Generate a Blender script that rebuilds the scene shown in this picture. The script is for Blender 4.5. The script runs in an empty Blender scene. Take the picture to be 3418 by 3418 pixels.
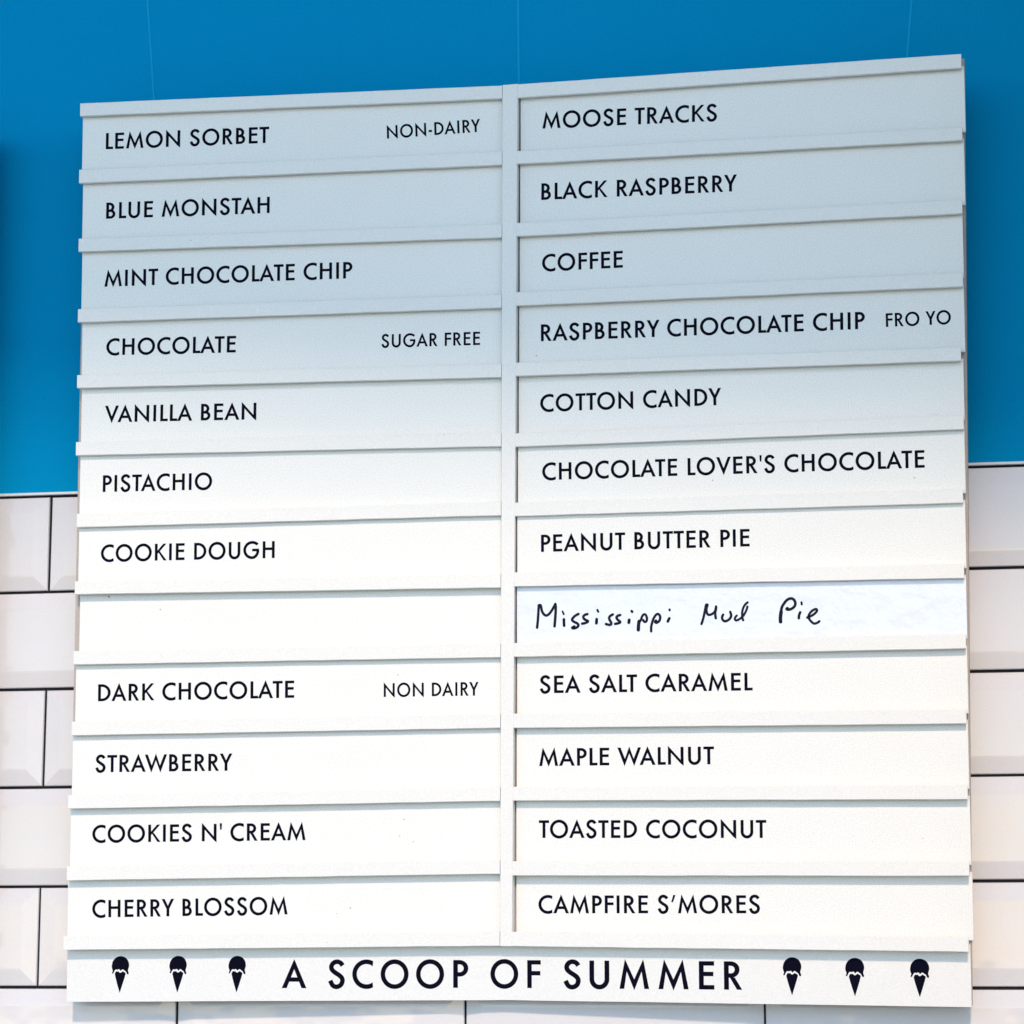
import bpy, bmesh, math, random
from mathutils import Vector, Matrix
S = bpy.context.scene
COL = S.collection
rnd = random.Random(7)

# ------------------------------------------------------------------ camera
cd = bpy.data.cameras.new('camera')
cam = bpy.data.objects.new('camera', cd); COL.objects.link(cam)
cam.location = (0.977982, -2.714789, -0.497757)
cam.rotation_euler = (1.738089, 0.000463, 0.173996)
cd.sensor_width = 36; cd.lens = 9000.0 / 3418.0 * 36
cd.clip_start = 0.05; cd.clip_end = 500
S.camera = cam
# ------------------------------------------------------------------ sky, sun, exposure
SUN_EL = math.radians(36); SUN_AZ = math.radians(6)      # azimuth: to the right of straight out of the wall
w = bpy.data.worlds.new('World'); S.world = w; w.use_nodes = True
nt = w.node_tree; bg = nt.nodes['Background']
sky = nt.nodes.new('ShaderNodeTexSky'); sky.sky_type = 'NISHITA'; sky.sun_disc = False
sky.sun_elevation = SUN_EL; sky.sun_rotation = math.radians(180) - SUN_AZ
sky.air_density = 1.0; sky.dust_density = 0.3; sky.ozone_density = 2.2; sky.altitude = 50
nt.links.new(sky.outputs[0], bg.inputs[0]); bg.inputs[1].default_value = 0.15
sd = bpy.data.lights.new('sun', 'SUN'); sd.energy = 1.4; sd.angle = math.radians(3.8); sd.color = (1.0, 0.76, 0.55)
sun = bpy.data.objects.new('sun', sd); COL.objects.link(sun)
to_sun = Vector((math.sin(SUN_AZ) * math.cos(SUN_EL), -math.cos(SUN_AZ) * math.cos(SUN_EL), math.sin(SUN_EL)))
sun.rotation_euler = to_sun.to_track_quat('Z', 'Y').to_euler()
S.view_settings.view_transform = 'Standard'; S.view_settings.look = 'None'
S.view_settings.exposure = 0.79; S.view_settings.gamma = 1.0

# ------------------------------------------------------------------ measured layout, metres
AWZ = (1.952, 1.855)
PX = 0.301908
B = [0.498642, -0.035, -0.477193]
V = [0.005258, -0.038735, 0.999236]
UL = [0.999681, 0.024898, -0.004296]
UR = [0.999294, -0.036977, -0.006692]
RAILS = {"L": [[-0.45428, 0.87062, 0.86949, 0.014], [-0.45405, 0.79758, 0.79896, 0.0146], [-0.45321, 0.72349, 0.72213, 0.0141], [-0.45247, 0.64741, 0.6483, 0.0143], [-0.45199, 0.5773, 0.57596, 0.0139], [-0.45191, 0.50585, 0.5043, 0.0141], [-0.44943, 0.43, 0.43329, 0.0143], [-0.45023, 0.35985, 0.35939, 0.0138], [-0.45024, 0.2868, 0.28861, 0.0142], [-0.45066, 0.21356, 0.2173, 0.0144], [-0.45303, 0.13854, 0.14416, 0.014], [-0.453, 0.06532, 0.07158, 0.0143], [-0.45514, -0.00498, 0.00041, 0.0141]], "R": [[0.47069, 0.86919, 0.87182, 0.0145], [0.4699, 0.79887, 0.79748, 0.0137], [0.46818, 0.72253, 0.72267, 0.0141], [0.46712, 0.64968, 0.64864, 0.0143], [0.46345, 0.57653, 0.57399, 0.0139], [0.46446, 0.50311, 0.50529, 0.0142], [0.46212, 0.43197, 0.43219, 0.014], [0.46144, 0.36008, 0.35794, 0.0144], [0.46164, 0.28875, 0.28895, 0.0141], [0.46033, 0.21715, 0.21584, 0.0143], [0.4599, 0.14435, 0.14271, 0.0139], [0.45972, 0.06984, 0.06926, 0.0142], [0.45739, 4e-05, -0.00316, 0.0143]], "div": [[-3e-05, 0.01605], [-0.0038, 0.00837]]}
REC = {"L": [0.0075, 0.0075, 0.0075, 0.0075, 0.0075, 0.006, 0.006, 0.0095, 0.0068, 0.007, 0.009, 0.01], "R": [0.0078, 0.0078, 0.0078, 0.0078, 0.0078, 0.006, 0.005, 0.0062, 0.0085, 0.0085, 0.0095, 0.0115]}
SLX = {"L": [-0.45349, -0.45194, -0.45138, -0.44984, -0.44921, -0.44891, -0.4488, -0.44753, -0.44955, -0.45174, -0.45306, -0.45481], "R": [0.47321, 0.47122, 0.46805, 0.46763, 0.46544, 0.46491, 0.46389, 0.46294, 0.46234, 0.4614, 0.46156, 0.46217]}
TEXTS = [["L", 0, "LEMON SORBET", -0.42764, 0.8351, -0.24982, 0.83463, 1], ["L", 0, "NON-DAIRY", -0.12329, 0.83379, -0.02439, 0.83696, 0], ["L", 1, "BLUE MONSTAH", -0.42596, 0.75952, -0.24844, 0.75899, 1], ["L", 2, "MINT CHOCOLATE CHIP", -0.42645, 0.68621, -0.15943, 0.68616, 1], ["L", 3, "CHOCOLATE", -0.42308, 0.61265, -0.28323, 0.61154, 1], ["L", 3, "SUGAR FREE", -0.12843, 0.61186, -0.02491, 0.61156, 0], ["L", 4, "VANILLA BEAN", -0.42356, 0.5412, -0.26057, 0.54009, 1], ["L", 5, "PISTACHIO", -0.42391, 0.46737, -0.30649, 0.46736, 1], ["L", 6, "COOKIE DOUGH", -0.42446, 0.39406, -0.23921, 0.3946, 1], ["L", 8, "DARK CHOCOLATE", -0.42522, 0.249, -0.2175, 0.25047, 1], ["L", 8, "NON DAIRY", -0.12426, 0.25029, -0.02635, 0.25056, 0], ["L", 9, "STRAWBERRY", -0.42689, 0.17588, -0.28179, 0.17659, 1], ["L", 10, "COOKIES N' CREAM", -0.42922, 0.10398, -0.205, 0.10587, 1], ["L", 11, "CHERRY BLOSSOM", -0.42811, 0.02771, -0.22327, 0.03116, 1], ["R", 0, "MOOSE TRACKS", 0.0406, 0.83687, 0.22259, 0.8342, 1], ["R", 1, "BLACK RASPBERRY", 0.0392, 0.76129, 0.24235, 0.75943, 1], ["R", 2, "COFFEE", 0.03994, 0.68605, 0.12412, 0.686, 1], ["R", 3, "RASPBERRY CHOCOLATE CHIP", 0.03828, 0.613, 0.36907, 0.61151, 1], ["R", 3, "FRO YO", 0.3899, 0.61252, 0.45415, 0.61295, 0], ["R", 4, "COTTON CANDY", 0.03746, 0.53975, 0.22362, 0.53982, 1], ["R", 5, "CHOCOLATE LOVER'S CHOCOLATE", 0.03967, 0.46882, 0.42533, 0.46927, 1], ["R", 6, "PEANUT BUTTER PIE", 0.03826, 0.39526, 0.25079, 0.3954, 1], ["R", 8, "SEA SALT CARAMEL", 0.03566, 0.25223, 0.25137, 0.25187, 1], ["R", 9, "MAPLE WALNUT", 0.03496, 0.17906, 0.21209, 0.17922, 1], ["R", 10, "TOASTED COCONUT", 0.03414, 0.10728, 0.26294, 0.10646, 1], ["R", 11, "CAMPFIRE S`MORES", 0.03324, 0.0325, 0.25526, 0.03297, 1]]
TITLE = {"L": [-0.22953, -0.04274, -0.03811, -0.04141], "O": [-0.01566, -0.0413, 0.01191, -0.04126], "F": [0.02102, -0.04145, 0.03501, -0.04134], "S": [0.0583, -0.04142, 0.23655, -0.04157]}
ICONS = [["L", -0.39897, -0.01132, -0.39876, -0.04816, 0.01846], ["L", -0.33827, -0.01086, -0.33816, -0.04758, 0.01835], ["L", -0.27641, -0.01066, -0.27628, -0.04726, 0.01822], ["R", 0.28543, -0.00952, 0.28566, -0.04619, 0.01829], ["R", 0.34642, -0.00982, 0.34692, -0.04658, 0.01851], ["R", 0.40913, -0.01024, 0.40938, -0.04694, 0.01858]]
HAND = [[0.00242, [[0.03367, 0.3185], [0.03457, 0.32698], [0.03548, 0.34113]]], [0.00242, [[0.03548, 0.34113], [0.0375, 0.34085], [0.03868, 0.33539], [0.04059, 0.33205], [0.04298, 0.33058], [0.04587, 0.33194], [0.04924, 0.33611], [0.05252, 0.34209]]], [0.00252, [[0.05252, 0.34209], [0.05298, 0.33745], [0.05247, 0.3285], [0.05166, 0.31946]]], [0.00177, [[0.05987, 0.33438], [0.0612, 0.33152]]], [0.00256, [[0.06132, 0.32633], [0.0614, 0.32266], [0.06157, 0.31983]]], [0.00242, [[0.07626, 0.33144], [0.07266, 0.32949], [0.07002, 0.32672], [0.07001, 0.32507], [0.07215, 0.32338], [0.07501, 0.32191], [0.0762, 0.32], [0.07499, 0.31815], [0.07164, 0.31694], [0.06974, 0.31755], [0.07189, 0.31891]]], [0.00242, [[0.08546, 0.33111], [0.08269, 0.33022], [0.08125, 0.32837], [0.08243, 0.32599], [0.08528, 0.32452], [0.08599, 0.32357], [0.0836, 0.32221], [0.08002, 0.32157]]], [0.00196, [[0.09573, 0.33512], [0.09662, 0.33322]]], [0.0027, [[0.09491, 0.32574], [0.09465, 0.32175]]], [0.00242, [[0.11149, 0.33023], [0.10886, 0.32874], [0.10766, 0.32688], [0.10836, 0.32452], [0.10967, 0.32215], [0.10952, 0.32027], [0.10738, 0.31985], [0.10444, 0.32071]]], [0.00242, [[0.11902, 0.32947], [0.11664, 0.32881], [0.11521, 0.3272], [0.11638, 0.32483], [0.11873, 0.3229], [0.11849, 0.32174], [0.11635, 0.32108], [0.11374, 0.32066]]], [0.00242, [[0.13066, 0.33321], [0.13122, 0.3324]]], [0.0028, [[0.12813, 0.32435], [0.12773, 0.32169]]], [0.00317, [[0.13815, 0.32274], [0.13754, 0.31831], [0.13737, 0.3141]]], [0.00224, [[0.13861, 0.32203], [0.14005, 0.32434], [0.14126, 0.3276], [0.14317, 0.32967], [0.14505, 0.32892], [0.14611, 0.32609], [0.14595, 0.32329], [0.14428, 0.32192], [0.14287, 0.32288], [0.14241, 0.32383]]], [0.00233, [[0.15034, 0.31244], [0.15047, 0.31711], [0.15135, 0.32084], [0.15281, 0.32502], [0.1552, 0.32871], [0.15733, 0.32974], [0.1592, 0.32816], [0.15965, 0.32534], [0.15844, 0.32256], [0.15607, 0.32097], [0.15443, 0.32171], [0.15538, 0.32309]]], [0.00205, [[0.16924, 0.33403], [0.16924, 0.33319]]], [0.00252, [[0.16883, 0.32516], [0.16729, 0.32201]]], [0.00224, [[0.20124, 0.31879], [0.20292, 0.32373], [0.20423, 0.32929], [0.20522, 0.33394], [0.20604, 0.33796]]], [0.00224, [[0.20604, 0.33796], [0.2076, 0.33793], [0.20663, 0.33515], [0.20644, 0.33204], [0.20704, 0.32923], [0.20858, 0.3278], [0.21076, 0.32807], [0.21327, 0.32941], [0.21517, 0.33186], [0.21616, 0.33603]]], [0.00224, [[0.21616, 0.33603], [0.21597, 0.33308], [0.21514, 0.32937], [0.21564, 0.32424]]], [0.0023, [[0.22306, 0.32766], [0.2221, 0.3255], [0.22238, 0.32302], [0.22438, 0.32111], [0.22688, 0.32153], [0.22938, 0.32318], [0.23097, 0.32563], [0.231, 0.3278], [0.23025, 0.3303]]], [0.00205, [[0.23673, 0.32644], [0.23531, 0.32492], [0.23482, 0.32307], [0.23589, 0.32165], [0.23838, 0.32238], [0.2412, 0.32418], [0.2434, 0.3263], [0.2453, 0.32936], [0.24673, 0.33243], [0.24748, 0.3352]]], [0.00211, [[0.24775, 0.33938], [0.2454, 0.33742], [0.2435, 0.33436], [0.24237, 0.33066], [0.24216, 0.32695], [0.24243, 0.32384], [0.24309, 0.32166]]], [0.00327, [[0.28036, 0.31942], [0.28027, 0.32335], [0.281, 0.32924]]], [0.00248, [[0.281, 0.32924], [0.2818, 0.33365], [0.28407, 0.33754], [0.28731, 0.34117], [0.29126, 0.34241], [0.29418, 0.34077], [0.29535, 0.3373], [0.29432, 0.33437], [0.29159, 0.33221], [0.28815, 0.3313], [0.28644, 0.33208], [0.28743, 0.33279]]], [0.00188, [[0.30139, 0.3384], [0.30165, 0.33618]]], [0.00238, [[0.29996, 0.32835], [0.29884, 0.32567], [0.2985, 0.32258]]], [0.00218, [[0.30687, 0.32305], [0.31007, 0.32421], [0.31402, 0.32658], [0.31651, 0.32947], [0.31605, 0.3312], [0.3136, 0.33076], [0.31063, 0.32862], [0.30838, 0.32523], [0.30857, 0.32228], [0.31048, 0.31929], [0.31337, 0.31703], [0.3168, 0.3177], [0.31878, 0.31913]]]]
STRIP = {"L": [-0.45509, -0.05771], "HL": [0.00039, -0.05335], "HR": [-0.00044, -0.05335], "R": [0.45847, -0.05603], "rt": [0.47322, 0.88678], "rb": [0.45779, -0.03863], "lt": [-0.45656, 0.87079], "lb": [-0.45573, -0.05781]}
SEAMS = [[[0.0947, 0.5501], [0.1048, 0.4351]], [[0.5078, 0.5234], [0.5087, 0.4295]], [[0.9243, 0.4965], [0.9181, 0.4359]]]
FLECKS = [[["L", 7], -0.41614, 0.35785, 0.0011, 0.0013], [["L", 7], -0.36086, 0.34348, 0.0007, 0.0008], [["R", 3], 0.03348, 0.59832, 0.0007, 0.0008], [["R", 5], 0.21418, 0.46328, 0.0007, 0.0006], [["R", 5], 0.4152, 0.45935, 0.0007, 0.0008], [["L", 10], -0.1033, 0.12633, 0.0007, 0.0006], [["L", 10], -0.10777, 0.10947, 0.0006, 0.0006], [["L", 10], -0.09363, 0.10394, 0.0006, 0.0007], [["L", 11], -0.15834, 0.03763, 0.0009, 0.0008], [["L", 8], -0.10956, 0.27252, 0.0006, 0.0007], [["R", 10], 0.41555, 0.10538, 0.0006, 0.0006], [["L", 11], -0.17275, 0.03201, 0.0005, 0.0005]]
# ------------------------------------------------------------------ helpers
def obj(name, bm, m, parent=None, smooth=False):
    me = bpy.data.meshes.new(name)
    bmesh.ops.recalc_face_normals(bm, faces=bm.faces)
    bm.to_mesh(me); bm.free()
    if smooth:
        for p in me.polygons: p.use_smooth = True
    me.materials.append(m)
    o = bpy.data.objects.new(name, me); COL.objects.link(o)
    if parent: o.parent = parent
    return o
def thing(name, label, cat, loc=(0, 0, 0), group=None):
    o = bpy.data.objects.new(name, None); COL.objects.link(o); o.location = loc
    o.empty_display_size = 0.05
    tag(o, label, cat, group); return o
def tag(o, label, cat, group=None):
    o['label'] = label; o['category'] = cat
    if group: o['group'] = group
def add_box(bm, x0, x1, y0, y1, z0, z1, bev=0):
    vs = [bm.verts.new((x, y, z)) for x in (x0, x1) for y in (y0, y1) for z in (z0, z1)]
    for f in ((0, 1, 3, 2), (4, 6, 7, 5), (0, 4, 5, 1), (2, 3, 7, 6), (0, 2, 6, 4), (1, 5, 7, 3)):
        bm.faces.new([vs[i] for i in f])
    if bev: bmesh.ops.bevel(bm, geom=list(bm.edges), offset=bev, segments=1, affect='EDGES')
    return bm

# ------------------------------------------------------------------ materials
def mat(name, col, rough=0.5, grain=0.0, gscale=680, blotch=0.0, bscale=6, bump=0.0, bumpscale=60, specks=0, tint=(0.30, 0.25, 0.22), coat=0.0, spec=0.5, rnd_obj=0.0):
    m = bpy.data.materials.new(name); m.use_nodes = True
    n = m.node_tree.nodes; l = m.node_tree.links; b = n['Principled BSDF']
    b.inputs['Roughness'].default_value = rough
    b.inputs['Coat Weight'].default_value = coat; b.inputs['Coat Roughness'].default_value = 0.04
    b.inputs['Specular IOR Level'].default_value = spec
    tc = n.new('ShaderNodeTexCoord')
    cur = n.new('ShaderNodeRGB'); cur.outputs[0].default_value = (*col, 1); cur = cur.outputs[0]
    def mult(cur, fac):
        h = n.new('ShaderNodeMix'); h.data_type = 'RGBA'; h.blend_type = 'MULTIPLY'; h.inputs[0].default_value = 1
        l.new(cur, h.inputs[6]); l.new(fac, h.inputs[7]); return h.outputs[2]
    def noise(scale, lo, hi, detail=2):
        t = n.new('ShaderNodeTexNoise'); t.inputs['Scale'].default_value = scale; t.inputs['Detail'].default_value = detail
        l.new(tc.outputs['Object'], t.inputs['Vector'])
        r = n.new('ShaderNodeMapRange'); r.inputs['From Min'].default_value = 0.25; r.inputs['From Max'].default_value = 0.75
        r.inputs['To Min'].default_value = lo; r.inputs['To Max'].default_value = hi
        l.new(t.outputs['Fac'], r.inputs['Value']); return r.outputs[0]
    if grain: cur = mult(cur, noise(gscale, 1 - grain, 1 + grain, 1))
    if blotch: cur = mult(cur, noise(bscale, 1 - blotch, 1, 4))
    if rnd_obj:
        oi = n.new('ShaderNodeObjectInfo'); r = n.new('ShaderNodeMapRange')
        r.inputs['To Min'].default_value = 1 - rnd_obj; r.inputs['To Max'].default_value = 1
        l.new(oi.outputs['Random'], r.inputs['Value']); cur = mult(cur, r.outputs[0])
    if specks:
        v = n.new('ShaderNodeTexVoronoi'); v.inputs['Scale'].default_value = specks
        l.new(tc.outputs['Object'], v.inputs['Vector'])
        a = n.new('ShaderNodeMath'); a.operation = 'LESS_THAN'; a.inputs[1].default_value = 0.022
        l.new(v.outputs['Distance'], a.inputs[0])
        sx = n.new('ShaderNodeSeparateColor'); l.new(v.outputs['Color'], sx.inputs[0])
        g = n.new('ShaderNodeMath'); g.operation = 'GREATER_THAN'; g.inputs[1].default_value = 0.55
        l.new(sx.outputs[0], g.inputs[0])
        p = n.new('ShaderNodeMath'); p.operation = 'MULTIPLY'; l.new(a.outputs[0], p.inputs[0]); l.new(g.outputs[0], p.inputs[1])
        x = n.new('ShaderNodeMix'); x.data_type = 'RGBA'; l.new(p.outputs[0], x.inputs[0]); l.new(cur, x.inputs[6]); x.inputs[7].default_value = (*tint, 1)
        cur = x.outputs[2]
    l.new(cur, b.inputs['Base Color'])
    if bump:
        t = n.new('ShaderNodeTexNoise'); t.inputs['Scale'].default_value = bumpscale; t.inputs['Detail'].default_value = 3
        l.new(tc.outputs['Object'], t.inputs['Vector'])
        bp = n.new('ShaderNodeBump'); bp.inputs['Strength'].default_value = 1; bp.inputs['Distance'].default_value = bump
        l.new(t.outputs['Fac'], bp.inputs['Height']); l.new(bp.outputs[0], b.inputs['Normal'])
    return m
M_paint = mat('white_eggshell_paint', (0.80, 0.785, 0.75), 0.42, grain=0.085, blotch=0.025, bscale=9, bump=0.00004, bumpscale=500, specks=38)
M_rail = mat('white_rail_paint', (0.79, 0.768, 0.735), 0.42, grain=0.055, blotch=0.02, bscale=6, specks=40)
M_strip = mat('white_strip_paint', (0.775, 0.757, 0.735), 0.42, grain=0.055, blotch=0.02, bscale=10, specks=30)
M_raw = mat('painted_board_edge', (0.50, 0.44, 0.40), 0.6, grain=0.08, blotch=0.2, bscale=30, bump=0.0003, bumpscale=200)
M_paper = mat('laminated_paper', (0.70, 0.725, 0.84), 0.25, grain=0.03, blotch=0.03, bump=0.0025, bumpscale=40, coat=1.0)
M_ink = mat('navy_lettering', (0.002, 0.002, 0.010), 0.6, spec=0.04)
M_pen = mat('marker_ink', (0.004, 0.003, 0.018), 0.5, spec=0.15)
M_tile = mat('white_tile_glaze', (0.71, 0.685, 0.695), 0.05, grain=0.03, blotch=0.04, bscale=5, bump=0.0016, bumpscale=9, rnd_obj=0.05)
M_grout = mat('dark_grout', (0.012, 0.012, 0.019), 0.8, grain=0.2, gscale=400, bump=0.0004, bumpscale=300, spec=0.2)
M_blue = mat('blue_wall_paint', (0.0, 0.262, 0.53), 0.8, spec=0.03, grain=0.10, blotch=0.03, bscale=4, bump=0.00012, bumpscale=350)
M_seam = mat('blue_seam_filler', (0.0, 0.325, 0.60), 0.6, grain=0.03, spec=0.1)
M_trim = mat('white_trim', (0.72, 0.72, 0.73), 0.3, grain=0.03)
M_blocker = mat('cream_light_blocker', (0.70, 0.55, 0.45), 0.5, grain=0.1, gscale=90, blotch=0.25, bscale=5)  # warm cream for the added pier, to tint the light it bounces
M_canvas = mat('pale_blue_canvas', (0.36, 0.68, 0.72), 0.8, grain=0.05)
M_ground = mat('concrete_paving', (0.42, 0.505, 0.46), 0.85, grain=0.1, gscale=120, blotch=0.15, bscale=1.5)

# ------------------------------------------------------------------ ground
bm = bmesh.new()
for x, y in ((-60, -120), (60, -120), (60, 6), (-60, 6)): bm.verts.new((x, y, -2.1))
bm.faces.new(bm.verts); g = obj('ground', bm, M_ground); g['kind'] = 'structure'

# ------------------------------------------------------------------ walls
X0, X1 = -1.8, 1.21
TW = thing('tiled_wall', 'white bevelled brick-shaped tiles with dark grout lines behind the lower half of the menu board', 'tiled wall', (0, 0, -0.6))
def at(o, z=-0.6):                                     # keep world coordinates for a child of a thing at height z
    o.location = (0, 0, -z); return o
at(obj('grout_bed', add_box(bmesh.new(), X0, X1, 0.0035, 0.12, -2.1, 0.0012), M_grout, TW))
at(obj('top_trim', add_box(bmesh.new(), X0, X1, -0.0012, 0.11, 0.0012, 0.0040, 0.0004), M_trim, TW))
PZ = 0.1036; J = 0.0030
def tile_mesh(wd):
    bm = bmesh.new(); a = 0.0165; h = PZ - J; e = 0.0008
    rings = []
    for ins, y in ((0, 0.006), (0, 0.0016), (e, 0.0006), (a - 0.0012, -0.0015), (a + 0.0012, -0.0017)):
        rings.append([bm.verts.new(p) for p in ((-wd/2+ins, y, -h/2+ins), (wd/2-ins, y, -h/2+ins), (wd/2-ins, y, h/2-ins), (-wd/2+ins, y, h/2-ins))])
    for r, q in zip(rings, rings[1:]):
        for i in range(4): bm.faces.new((r[i], r[(i+1) % 4], q[(i+1) % 4], q[i]))
    bm.faces.new(rings[-1])
    return bm
first = obj('tile', tile_mesh(PX - 0.0023), M_tile, TW)
used = False
for r in range(0, 9):
    off = 0.0 if r % 2 == 0 else 0.5
    for c in range(-6, 5):
        xc = (c + off + 0.5) * PX
        if xc - PX/2 < X0 or xc - PX/2 > X1 - 0.01: continue
        t = first if not used else first.copy()
        if used: COL.objects.link(t)
        used = True; t.parent = TW
        t.location = (xc + rnd.uniform(-.0003, .0003), rnd.uniform(-.0003, .0003), -(r + 0.5) * PZ + 0.6 + rnd.uniform(-.0002, .0002))
        t.rotation_euler = (rnd.uniform(-.012, .012), rnd.uniform(-.0008, .0008), rnd.uniform(-.003, .003))

BW = thing('blue_wall', 'flat blue painted wall with faint vertical seams above the white tiles', 'blue wall', (0, 0, 0.004))
o = obj('wall_panel', add_box(bmesh.new(), X0, X1, 0.0, 0.12, 0.0040, 2.45), M_blue, BW); o.location = (0, 0, -0.004)
for (xa, za), (xb, zb) in SEAMS:                       # slim filled joints, 0.4 mm proud
    dx = (xb - xa) / (zb - za)
    bm = bmesh.new(); ring = []
    for z in (0.0060, 2.4):
        x = xa + dx * (z - za)
        ring.append([bm.verts.new((x + s, y, z)) for s, y in ((-.0016, 0.002), (-.0010, -.0004), (.0010, -.0004), (.0016, 0.002))])
    for i in range(4): bm.faces.new((ring[0][i], ring[0][(i+1) % 4], ring[1][(i+1) % 4], ring[1][i]))
    bm.faces.new(ring[0]); bm.faces.new(ring[1])
    o = obj('seam', bm, M_seam, BW); o.location = (0, 0, -0.004)

# ------------------------------------------------------------------ added light-blocking pier, awning
PR = thing('light_blocker_pier', 'unseen cream pier added at the far right to block sky light and bounce warmth', 'light blocker', (1.23, -0.2, -2.1))  # unseen pier added to block sky from the right and bounce warm light
for k in range(9):
    o = obj('blocker_slab', add_box(bmesh.new(), 1.2102, 1.50, -0.45, 0.1, -2.1 + k*0.50, -2.1 + k*0.50 + 0.494, 0.003), M_blocker, PR)
    o.location = (-1.23, 0.2, 2.1)
AW = thing('awning', 'pale blue canvas awning over the wall, above the top of the photo', 'awning', (-0.3, 0, 2.3))
bm = bmesh.new()
AZL, AZR = AWZ
prof = [(-5.0, 0.0, 2.62), (1.9, 0.0, 2.42), (1.9, -2.5, AZR + (1.9-0.5)*(AZR-AZL)), (-5.0, -2.5, AZR - 5.5*(AZR-AZL))]
lo = [bm.verts.new(p) for p in prof]; hi = [bm.verts.new((p[0], p[1], p[2] + 0.03)) for p in prof]
bm.faces.new(lo); bm.faces.new(hi)
for i in range(4): bm.faces.new((lo[i], lo[(i+1) % 4], hi[(i+1) % 4], hi[i]))
o = obj('canvas', bm, M_canvas, AW); o.location = (0.3, 0, -2.3)

# ------------------------------------------------------------------ menu board frame
Bv = Vector(B); V_ = Vector(V); UL_ = Vector(UL); UR_ = Vector(UR)
NL = UL_.cross(V_).normalized(); NR = UR_.cross(V_).normalized()     # out of the board
def P(side, u, d, v):                                  # board coordinates -> offset from the board's foot
    a = UL_ * u + V_ * v - NL * d; b = UR_ * u + V_ * v - NR * d
    if side == 'L': return a
    if side == 'R': return b
    t = max(0.0, min(1.0, (u + 0.02) / 0.04)); t = t * t * (3 - 2 * t)
    return a.lerp(b, t)
def basis(side):
    U, N = (UL_, NL) if side == 'L' else (UR_, NR)
    D = -N; m = Matrix((U, D, V_)).transposed().to_4x4(); m.translation = Bv; return m
ML, MR = basis('L'), basis('R')

def prism(side, quad, d0, d1, bev=0.0004):             # quad: (u,v) corners
    bm = bmesh.new()
    a = [bm.verts.new(P(side, u, d0, v)) for u, v in quad]; b = [bm.verts.new(P(side, u, d1, v)) for u, v in quad]
    bm.faces.new(a); bm.faces.new(b)
    n = len(quad)
    for i in range(n): bm.faces.new((a[i], a[(i+1) % n], b[(i+1) % n], b[i]))
    bmesh.ops.recalc_face_normals(bm, faces=bm.faces)
    if bev: bmesh.ops.bevel(bm, geom=list(bm.edges), offset=bev, segments=1, affect='EDGES')
    return bm
def rail_mesh(side, ua, ub, va, vb, h, seg=22, inset=0.0):
    bm = bmesh.new(); rings = []
    ch = 0.0005
    for i in range(seg + 1):
        t = i / seg; u = ua + (ub - ua) * t; v = va + (vb - va) * t
        j1 = rnd.uniform(-.00016, .00016); j2 = rnd.uniform(-.00012, .00012)
        prof = [(j1, ch), (ch + j1, 0), (h - ch + j2, 0), (h + j2, ch), (h + j2, .0042), (h*.5 + .003, .0042), (h*.5 + .003, .0153), (h*.5 - .003, .0153), (h*.5 - .003, .0042), (j1, .0042)]
        rings.append([bm.verts.new(P(side, u, d + inset, v + y)) for y, d in prof])
    n = len(rings[0])
    for a, b in zip(rings, rings[1:]):
        for i in range(n): bm.faces.new((a[i], a[(i+1) % n], b[(i+1) % n], b[i]))
    bm.faces.new(rings[0]); bm.faces.new(rings[-1])
    return bm
def divx(v, k):                                        # divider edges lean a little
    t = (v - 0.0) / 0.8695
    return RAILS['div'][1][k] + (RAILS['div'][0][k] - RAILS['div'][1][k]) * t

BOARD = thing('menu_board', 'white wooden menu rack with two columns and A SCOOP OF SUMMER along its foot', 'menu board', Bv)
zt = 0.0155; zb = 0.0275
obj('backing_board', prism('L', [(STRIP['lb'][0]+.001, STRIP['lb'][1]+.0012), (0.0004, -0.052), (0.0004, 0.8800), (STRIP['lt'][0]+.003, 0.8795)], zt, zb), M_raw, BOARD)
obj('backing_board', prism('R', [(0.0010, -0.052), (STRIP['rb'][0]+.001, -0.0548), (STRIP['rt'][0], STRIP['rt'][1]-.001), (0.0010, 0.8810)], zt, zb), M_raw, BOARD)
topv = 0.86949 + 0.0143
obj('divider', prism('R', [(divx(0, 0), 0.0002), (divx(0, 1), 0.0), (divx(topv, 1), 0.8695+.0146), (divx(topv, 0), topv)], -0.0001, 0.0153, 0.0003), M_rail, BOARD)
for i in range(13):
    u, vo, vi, h = RAILS['L'][i]
    ui = divx(vi, 0) - 0.0004
    obj('rail', rail_mesh('L', u, ui, vo, vi, h, inset=0.0002), M_rail, BOARD)
    u, vi, vo, h = RAILS['R'][i]
    obj('rail', rail_mesh('R', divx(vi, 1) + 0.00005, u, vi, vo, h), M_rail, BOARD)
for s, u in (('L', -0.33), ('L', -0.08), ('R', 0.10), ('R', 0.34)):
    for v in (0.10, 0.80):
        p0 = Bv + P(s, u, zb, v)
        o = obj('mounting_block', add_box(bmesh.new(), p0.x - .02, p0.x + .02, p0.y + .0015, 0.004 if p0.z < 0 else 0.001, p0.z - .02, p0.z + .02), M_rail, BOARD); o.location = -Bv

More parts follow.
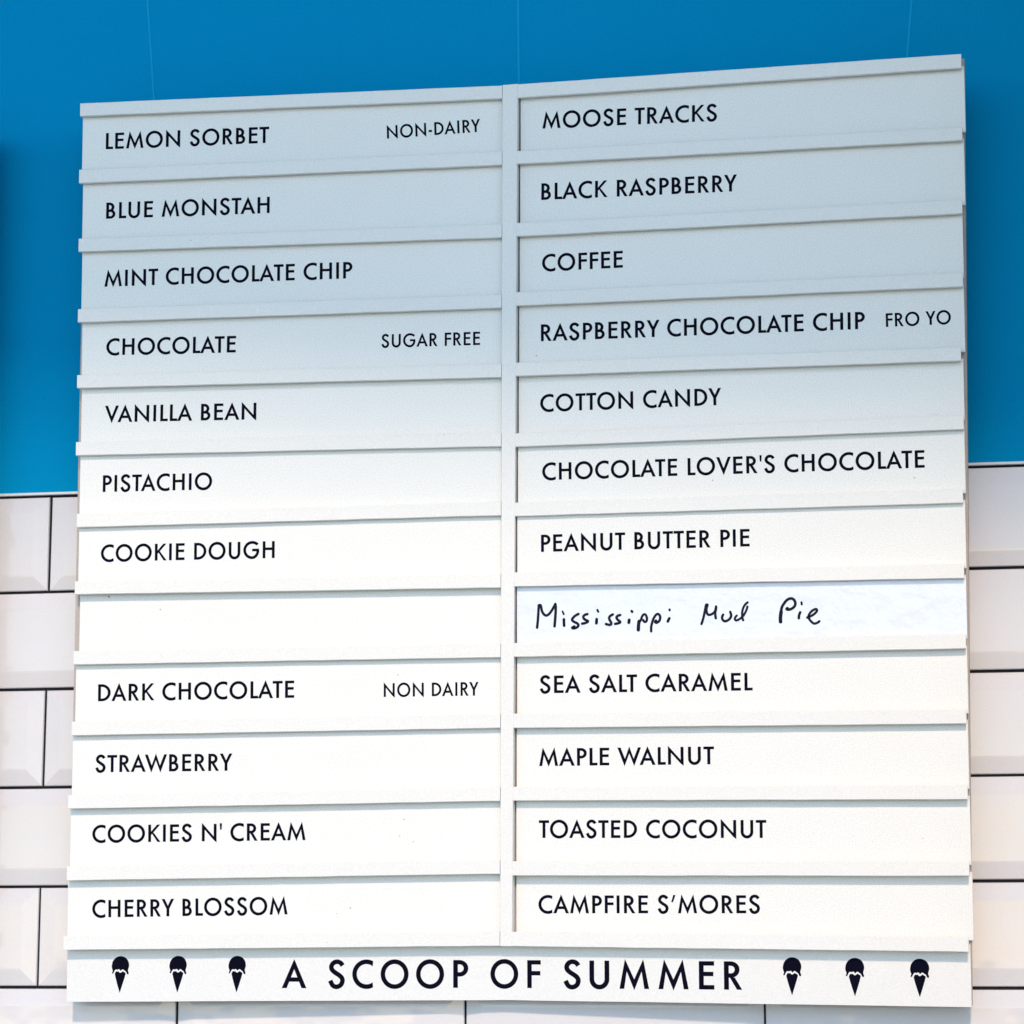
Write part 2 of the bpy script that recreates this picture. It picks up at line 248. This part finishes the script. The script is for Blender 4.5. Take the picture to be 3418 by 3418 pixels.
# ------------------------------------------------------------------ lettering: a geometric sans built from polygons, cap height 1
SW = 0.168
def ring(cx, cy, ro, a0, a1, b0=None, b1=None, n=28, rx=1.0, w=SW):
    b0 = a0 if b0 is None else b0; b1 = a1 if b1 is None else b1
    out = []
    for i in range(n):
        q = []
        for j, (s, e, r, xx) in ((i, (a0, a1, ro, 1)), (i+1, (a0, a1, ro, 1)), (i+1, (b0, b1, ro - w, 1)), (i, (b0, b1, ro - w, 1))):
            t = math.radians(s + (e - s) * j / n)
            wx = (ro * rx) if r == ro else (ro * rx - w)
            q.append((cx + wx * math.cos(t), cy + r * math.sin(t)))
        out.append(q)
    return out
def box(x0, x1, y0, y1): return [(x0, y0), (x1, y0), (x1, y1), (x0, y1)]
def half(x, y0, y1, wd, w=SW):                          # right-hand bowl between y0 and y1, starting at x
    ry = (y1 - y0) / 2; cy = (y0 + y1) / 2; wh = w * 0.94; out = []
    rx = min(wd, ry * 1.04); xs = x + wd - rx; n = 20
    if xs > x: out += [box(x, xs, y1 - wh, y1), box(x, xs, y0, y0 + wh)]
    for i in range(n):
        q = []
        for j, ox, oy in ((i, rx, ry), (i+1, rx, ry), (i+1, rx - w, ry - wh), (i, rx - w, ry - wh)):
            t = math.radians(-90 + 180 * j / n); q.append((xs + ox * math.cos(t), cy + oy * math.sin(t)))
        out.append(q)
    return out
def sweep(pts, w, n=6, cap=False):
    P_ = [Vector(p) for p in pts]; c = []
    for i in range(len(P_) - 1):
        p0 = P_[max(i-1, 0)]; p1 = P_[i]; p2 = P_[i+1]; p3 = P_[min(i+2, len(P_)-1)]
        for k in range(n):
            t = k / n
            c.append(0.5 * ((2*p1) + (p2-p0)*t + (2*p0-5*p1+4*p2-p3)*t*t + (3*p1-p0-3*p2+p3)*t**3))
    c.append(P_[-1]); L_ = []; R_ = []
    for i, p in enumerate(c):
        d = (c[min(i+1, len(c)-1)] - c[max(i-1, 0)]).normalized(); nn = Vector((-d.y, d.x)) * (w/2)
        L_.append(p + nn); R_.append(p - nn)
    out = [[tuple(L_[i]), tuple(R_[i]), tuple(R_[i+1]), tuple(L_[i+1])] for i in range(len(c)-1)]
    if cap:
        for p in (c[0], c[-1]):
            out.append([(p.x + w/2*math.cos(a*math.pi/7), p.y + w/2*math.sin(a*math.pi/7)) for a in range(14)])
    return out
s = SW; hb = s * 0.93
def glyph(c):
    if c == 'A':
        yi = .685; y0, y1 = .235, .235 + hb
        xl = lambda y: .175 + (.44-.175) * y / yi
        return [[(0, 0), (.175, 0), (.44, yi), (.44, 1.06)], [(.88, 0), (.705, 0), (.44, yi), (.44, 1.06)][::-1],
                [(xl(y0), y0), (.88 - xl(y0), y0), (.88 - xl(y1), y1), (xl(y1), y1)]], .88
    if c == 'B': return [box(0, s, 0, 1)] + half(s, .0, .565, .555-s) + half(s, .565 - hb, 1, .49-s), .555
    if c == 'C': return ring(.525, .5, .535, 62, 298, 51, 309), .775
    if c == 'D': return [box(0, s, 0, 1)] + half(s, 0, 1, .74-s), .74
    if c == 'E': return [box(0, s, 0, 1), box(s, .53, 0, hb), box(s, .53, 1-hb, 1), box(s, .50, .47, .47+hb)], .53
    if c == 'F': return [box(0, s, 0, 1), box(s, .505, 1-hb, 1), box(s, .49, .455, .455+hb)], .505
    if c == 'G': return ring(.525, .5, .535, 44, 272, 44, 272) + ring(.525, .5, .535, 272, 357, 272, 349, rx=.80) + [box(.52, .935, .42, .42+hb)], .95
    if c == 'H': return [box(0, s, 0, 1), box(.72-s, .72, 0, 1), box(s, .72-s, .475, .475+hb)], .72
    if c == 'I': return [box(0, s, 0, 1)], s
    if c == 'K': return [box(0, s, 0, 1), [(s, .40), (s, .60), (.51, 1), (.70, 1)], [(s+.0, .56), (.235, .64), (.72, 0), (.535, 0)]], .72
    if c == 'L': return [box(0, s, 0, 1), box(s, .44, 0, hb)], .44
    if c == 'M': return [[(0, 0), (.2, 1.06), (.262, .62), (.168, 0)], [(.2, 1.06), (.525, .34), (.525, -.05), (.262, .62)], [(.525, .34), (.85, 1.06), (.788, .62), (.525, -.05)], [(.85, 1.06), (1.05, 0), (.882, 0), (.788, .62)]], 1.05
    if c == 'N':
        e = .855 - s; k = (1.07 - .28) / e; lo = .665
        return [[(0, 0), (0, 1.07), (s, 1.07 - k*s), (s, 0)], [(s, 1.07 - k*s), (e, .28), (e, lo - k*(e-s)), (s, lo)], [(e, lo - k*(e-s)), (.855, -.07), (.855, 1), (e, 1)]], .855
    if c == 'O': return ring(.515, .5, .535, 0, 360, rx=.965, n=44), 1.03
    if c == 'P': return [box(0, s, 0, 1)] + half(s, .405, 1, .545-s), .545
    if c == 'R': return [box(0, s, 0, 1)] + half(s, .42, 1, .54-s) + [[(.20, .43), (.37, .43), (.625, 0), (.445, 0)]], .625
    if c == 'S': return sweep([(.525, .815), (.45, .91), (.33, .955), (.20, .915), (.12, .80), (.135, .675), (.24, .57), (.37, .485), (.485, .385), (.52, .26), (.46, .115), (.32, .045), (.175, .09), (.075, .27)], s), .60
    if c == 'T': return [box(.29-s/2, .29+s/2, 0, 1-hb), box(0, .58, 1-hb, 1)], .58
    if c == 'U': return [box(0, s, .34, 1), box(.70-s, .70, .34, 1)] + ring(.35, .34, .37, 180, 360, rx=.35/.37, n=22), .70
    if c == 'V': return [[(0, 1), (.175, 1), (.41, .36), (.41, -.06)], [(.82, 1), (.645, 1), (.41, .36), (.41, -.06)]], .82
    if c == 'W': return [[(0, 1), (.172, 1), (.41, .36), (.385, -.06)], [(.385, -.06), (.41, .36), (.65, 1.06), (.65, .66)], [(.65, .66), (.65, 1.06), (.89, .36), (.915, -.06)], [(1.3, 1), (1.128, 1), (.89, .36), (.915, -.06)]], 1.30
    if c == 'Y': return [[(.365-s/2, 0), (.365+s/2, 0), (.365+s/2, .43), (.365-s/2, .43)], [(0, 1), (.18, 1), (.365, .61), (.365-s/2, .43)], [(.73, 1), (.55, 1), (.365, .61), (.365+s/2, .43)], [(.365-s/2, .43), (.365+s/2, .43), (.365, .61)]], .73
    if c == "'": return [[(.01, .66), (.10, .66), (.12, 1.03), (-.01, 1.03)]], .11
    if c == '`': return [[(0, .62), (.10, .62), (.245, 1.02), (.115, 1.02)]], .245
    if c == '-': return [box(0, .27, .27, .27+hb)], .27
    raise KeyError(c)
SB = dict(A=(-.01, .0), B=(.12, .09), C=(.065, .05), D=(.12, .06), E=(.12, .075), F=(.12, .03), G=(.065, .08), H=(.12, .12), I=(.12, .12), K=(.12, .02),
          L=(.12, .0), M=(.06, .06), N=(.12, .12), O=(.065, .065), P=(.12, .03), R=(.12, .05), S=(.07, .08), T=(.02, .015), U=(.12, .12), V=(-.0, -.0), W=(0, 0), Y=(-.01, -.01))
KERN = {'LA': .0, 'AT': -.05, 'TA': -.06, 'VA': -.06, 'AV': -.05, 'LT': -.05, 'LL': .0, 'RY': .0, 'OT': .03, 'WA': -.08, 'AW': -.06, 'TO': -.03, 'AI': .02, 'PA': -.02, 'TT': .0}
def layout(txt):
    x = 0; out = []; prev = None
    for c in txt:
        if c == ' ': x += .38; prev = None; continue
        l_, r_ = SB.get(c, (.07, .06))
        x += l_ + (KERN.get((prev or '') + c, 0))
        polys, wd = glyph(c); out.append((x, polys)); x += wd + r_; prev = c; last = x - r_
    x0 = out[0][0]
    return [(a - x0, p) for a, p in out], last - x0
def poly_mesh(bm, polys, f):
    for q in polys:
        try: bm.faces.new([bm.verts.new(f(x, y)) for x, y in q])
        except ValueError: pass

# ------------------------------------------------------------------ slats, each one a thing
SLATS = {('L', 0): 'white menu sign lettered LEMON SORBET with small NON-DAIRY at its right end', ('L', 1): 'white menu sign lettered BLUE MONSTAH, second from the top in the left column',
 ('L', 2): 'white menu sign lettered MINT CHOCOLATE CHIP', ('L', 3): 'white menu sign lettered CHOCOLATE with small SUGAR FREE at its right end', ('L', 4): 'white menu sign lettered VANILLA BEAN at the edge of the shade',
 ('L', 5): 'white menu sign lettered PISTACHIO', ('L', 6): 'white menu sign lettered COOKIE DOUGH, just above the blank slat', ('L', 7): 'blank white menu sign without any lettering, under COOKIE DOUGH',
 ('L', 8): 'white menu sign lettered DARK CHOCOLATE with small NON DAIRY at its right end', ('L', 9): 'white menu sign lettered STRAWBERRY', ('L', 10): "white menu sign lettered COOKIES N' CREAM",
 ('L', 11): 'white menu sign lettered CHERRY BLOSSOM, lowest in the left column', ('R', 0): 'white menu sign lettered MOOSE TRACKS, topmost in the right column', ('R', 1): 'white menu sign lettered BLACK RASPBERRY',
 ('R', 2): 'white menu sign lettered COFFEE', ('R', 3): 'white menu sign lettered RASPBERRY CHOCOLATE CHIP with small FRO YO at its right end', ('R', 4): 'white menu sign lettered COTTON CANDY',
 ('R', 5): "white menu sign lettered CHOCOLATE LOVER'S CHOCOLATE", ('R', 6): 'white menu sign lettered PEANUT BUTTER PIE, just above the handwritten one', ('R', 7): 'glossy laminated paper strip with handwritten Mississippi Mud Pie in marker',
 ('R', 8): 'white menu sign lettered SEA SALT CARAMEL, just below the handwritten strip', ('R', 9): 'white menu sign lettered MAPLE WALNUT', ('R', 10): 'white menu sign lettered TOASTED COCONUT', ('R', 11): "white menu sign lettered CAMPFIRE S'MORES, lowest in the right column"}
slat = {}
for (sd_, i), lab in SLATS.items():
    M_ = ML if sd_ == 'L' else MR
    rec = REC[sd_][i]; r0 = RAILS[sd_][i]; r1 = RAILS[sd_][i+1]
    if sd_ == 'L':
        ua, ub = SLX['L'][i], divx(r1[2] + .03, 0) - 0.0008
        top = (r0[1] + r0[3]/2 - .0033, r0[2] + r0[3]/2 - .0033); bot = (r1[1] + r1[3]/2 + .0033, r1[2] + r1[3]/2 + .0033)
    else:
        ua, ub = divx(r1[1] + .03, 1) + 0.0017, SLX['R'][i]
        top = (r0[1] + r0[3]/2 - .0033, r0[2] + r0[3]/2 - .0033); bot = (r1[1] + r1[3]/2 + .0033, r1[2] + r1[3]/2 + .0033)
    th = 0.0006 if (sd_, i) == ('R', 7) else 0.0035
    d0, d1 = rec, min(rec + th, 0.0150)
    foot = ((ua + ub)/2, d0, (bot[0] + bot[1])/2)
    Mi = M_.copy(); Mi.translation = M_ @ Vector(foot)
    root = thing('menu_sign' if th > .001 else 'paper_strip', lab, 'menu sign' if th > .001 else 'paper strip', group='name signs slotted into the menu board')
    root.matrix_world = Mi
    q = [(ua, bot[0]), (ub, bot[1]), (ub, top[1]), (ua, top[0])]
    bm = bmesh.new(); NX = 1
    a = [bm.verts.new((u - foot[0], 0, v - foot[2])) for u, v in q]; b = [bm.verts.new((u - foot[0], d1 - d0, v - foot[2])) for u, v in q]
    bm.faces.new(a); bm.faces.new(b)
    for k in range(4): bm.faces.new((a[k], a[(k+1) % 4], b[(k+1) % 4], b[k]))
    if th > .001: bmesh.ops.bevel(bm, geom=list(bm.edges), offset=0.0004, segments=1, affect='EDGES')
    o = obj('strip' if th > .001 else 'paper', bm, M_paint if th > .001 else M_paper, root)
    slat[(sd_, i)] = (root, foot)
for sd_, i, txt, u0, v0, u1, v1, big in TEXTS:
    root, foot = slat[(sd_, i)]
    g_, tw = layout(txt); L = math.hypot(u1-u0, v1-v0); ux, uz = (u1-u0)/L, (v1-v0)/L
    cap = 0.0176 if big else 0.0139; kx = L / tw
    bm = bmesh.new()
    for n_, (gx, polys) in enumerate(g_):
        for m_, pl in enumerate(polys):
            f = lambda x, y: (u0 + (gx+x)*kx*ux - y*cap*uz - foot[0], -0.00012 - 0.000004*(m_ % 5), v0 + (gx+x)*kx*uz + y*cap*ux - foot[2])
            poly_mesh(bm, [pl], f)
    obj('lettering', bm, M_ink, root)
root, foot = slat[('R', 7)]
for k0, k1 in ((0, 18), (18, 24), (24, 29)):
    bm = bmesh.new()
    for k in range(k0, k1):
        wd, pts = HAND[k]
        poly_mesh(bm, sweep(pts, wd*1.12, 5, True), lambda x, y: (x - foot[0], -0.00010 - 0.000006*k, y - foot[2]))
    obj('handwriting', bm, M_pen, root)

# ------------------------------------------------------------------ title strip along the foot
DS = 0.0135
bm = bmesh.new(); rings = []
tp = 0.0035; us = [STRIP['L'][0] + k*(-.03 - STRIP['L'][0])/8 for k in range(9)] + [-.02, -.012, -.006, 0, .006, .012, .02] + [.03 + k*(STRIP['R'][0]-.03)/8 for k in range(9)]
for u in us:
    bo = STRIP['L'][1] + (STRIP['HL'][1]-STRIP['L'][1]) * (u - STRIP['L'][0]) / (0 - STRIP['L'][0]) if u < 0 else STRIP['HR'][1] + (STRIP['R'][1]-STRIP['HR'][1]) * u / STRIP['R'][0]
    rings.append([bm.verts.new(P('M', u, d, v)) for v, d in ((bo + rnd.uniform(-.0001, .0001), DS), (tp, DS), (tp, DS+.0018), (bo, DS+.0018))])
for a, b in zip(rings, rings[1:]):
    for i in range(4): bm.faces.new((a[i], a[(i+1) % 4], b[(i+1) % 4], b[i]))
bm.faces.new(rings[0]); bm.faces.new(rings[-1])
TS = obj('title_strip', bm, M_strip, BOARD)
kk = (TITLE['L'][2] - TITLE['L'][0]) / (1602 - 203); kr = (TITLE['S'][2] - TITLE['F'][0]) / (1747 - 135)
pl_ = []
for c, a, b in (('A', 203, 390), ('S', 553, 678), ('C', 737, 892), ('O', 948, 1157), ('O', 1213, 1422), ('P', 1490, 1602)):
    pl_.append((c, TITLE['L'][0] + (a-203)*kk, TITLE['L'][0] + (b-203)*kk))
pl_.append(('O', TITLE['O'][0], TITLE['O'][2]))
for c, a, b in (('F', 135, 238), ('S', 410, 540), ('U', 607, 757), ('M', 833, 1055), ('M', 1125, 1350), ('E', 1427, 1541), ('R', 1613, 1747)):
    pl_.append((c, TITLE['F'][0] + (a-135)*kr, TITLE['F'][0] + (b-135)*kr))
words = [pl_[:1], pl_[1:6], pl_[6:8], pl_[8:]]
for wl in words:
  bm = bmesh.new()
  for c, a, b in wl:
    polys, wd = glyph(c); base = -0.0427 + (a + .2295) * .0065 if a < -.03 else -0.04135
    for m_, q in enumerate(polys):
        poly_mesh(bm, [q], lambda x, y: P('M', a + x / wd * (b - a), DS - 0.00012 - 0.000004*(m_ % 5), base + y * 0.0275))
  obj('lettering', bm, M_ink, TS)
SC = [(185,940),(205,965),(240,965),(262,930),(300,850),(330,800),(365,775),(405,780),(440,795),(475,770),(510,762),(540,780),(565,820),(590,840),(610,820),(640,785),(680,768),(720,785),(765,825),(815,860),(845,910),(880,985),(915,1003),(950,985),(955,930),(930,860),(920,800),(940,730),(965,650),(972,560),(950,440),(900,330),(820,240),(720,185),(610,163),(500,170),(390,215),(290,300),(215,420),(185,540),(172,640),(185,720),(210,790),(222,850),(200,905)]
CO = [(315,985),(340,920),(375,862),(400,862),(440,872),(495,860),(510,890),(545,925),(590,925),(635,895),(690,848),(725,885),(775,905),(815,950),(812,985),(760,1180),(660,1500),(555,1835),(545,1835),(440,1480),(360,1180)]
for sd_, ut, vt, ub, vb, wd in ICONS:
    bm = bmesh.new(); hgt = vt - vb
    poly_mesh(bm, [SC, CO], lambda x, y: P(sd_, ub + (ut-ub)*(1840-y)/1680 + (x-560)/800*wd, DS - 0.00012, vb + (1838-y)/1676*hgt))
    obj('ice_cream_cone', bm, M_ink, TS)

M_dirt = mat('brown_fleck', (0.36, 0.28, 0.22), 0.8)
def fleck(parent, foot, u, v, d, rx, rz):
    bm = bmesh.new(); vs = []
    for k in range(9):
        a = k * math.tau / 9; q = rnd.uniform(.7, 1.15)
        vs.append(bm.verts.new((u + rx*q*math.cos(a) - foot[0], d, v + rz*q*math.sin(a) - foot[2])))
    bm.faces.new(vs); return obj('fleck', bm, M_dirt, parent)
for key, u, v, rx, rz in FLECKS:
    root, foot = slat[(key[0], key[1])]
    fleck(root, foot, u, v, -0.0002, rx, rz)

# ------------------------------------------------------------------ neighbouring board, its right edge just left of the frame
NB = thing('menu_board', 'second white menu rack hanging just past the left edge of the photo, shading the wall', 'menu board', (-0.40, -0.05, -0.46))
XR = -0.060
o = obj('backing_board', add_box(bmesh.new(), -0.95, XR, -0.045, -0.033, -0.53, 0.40, 0.0005), M_raw, NB); o.location = -Vector(NB.location)
bm = add_box(bmesh.new(), 0, 0.89, -0.0155, 0, 0, 0.0142, 0.0004)
rail0 = obj('rail', bm, M_rail, NB)
bm = add_box(bmesh.new(), 0, 0.88, -0.0035, 0, 0, 0.056, 0.0004)
sl0 = obj('blank_slat', bm, M_paint, NB)
for i in range(13):
    t = rail0 if i == 0 else rail0.copy()
    if i: COL.objects.link(t); t.parent = NB
    t.location = Vector((-0.95, -0.0452, -0.475 + i*0.0715)) - Vector(NB.location)
    if i < 12:
        t = sl0 if i == 0 else sl0.copy()
        if i: COL.objects.link(t); t.parent = NB
        t.location = Vector((-0.945, -0.0480, -0.475 + i*0.0715 + .0148)) - Vector(NB.location)
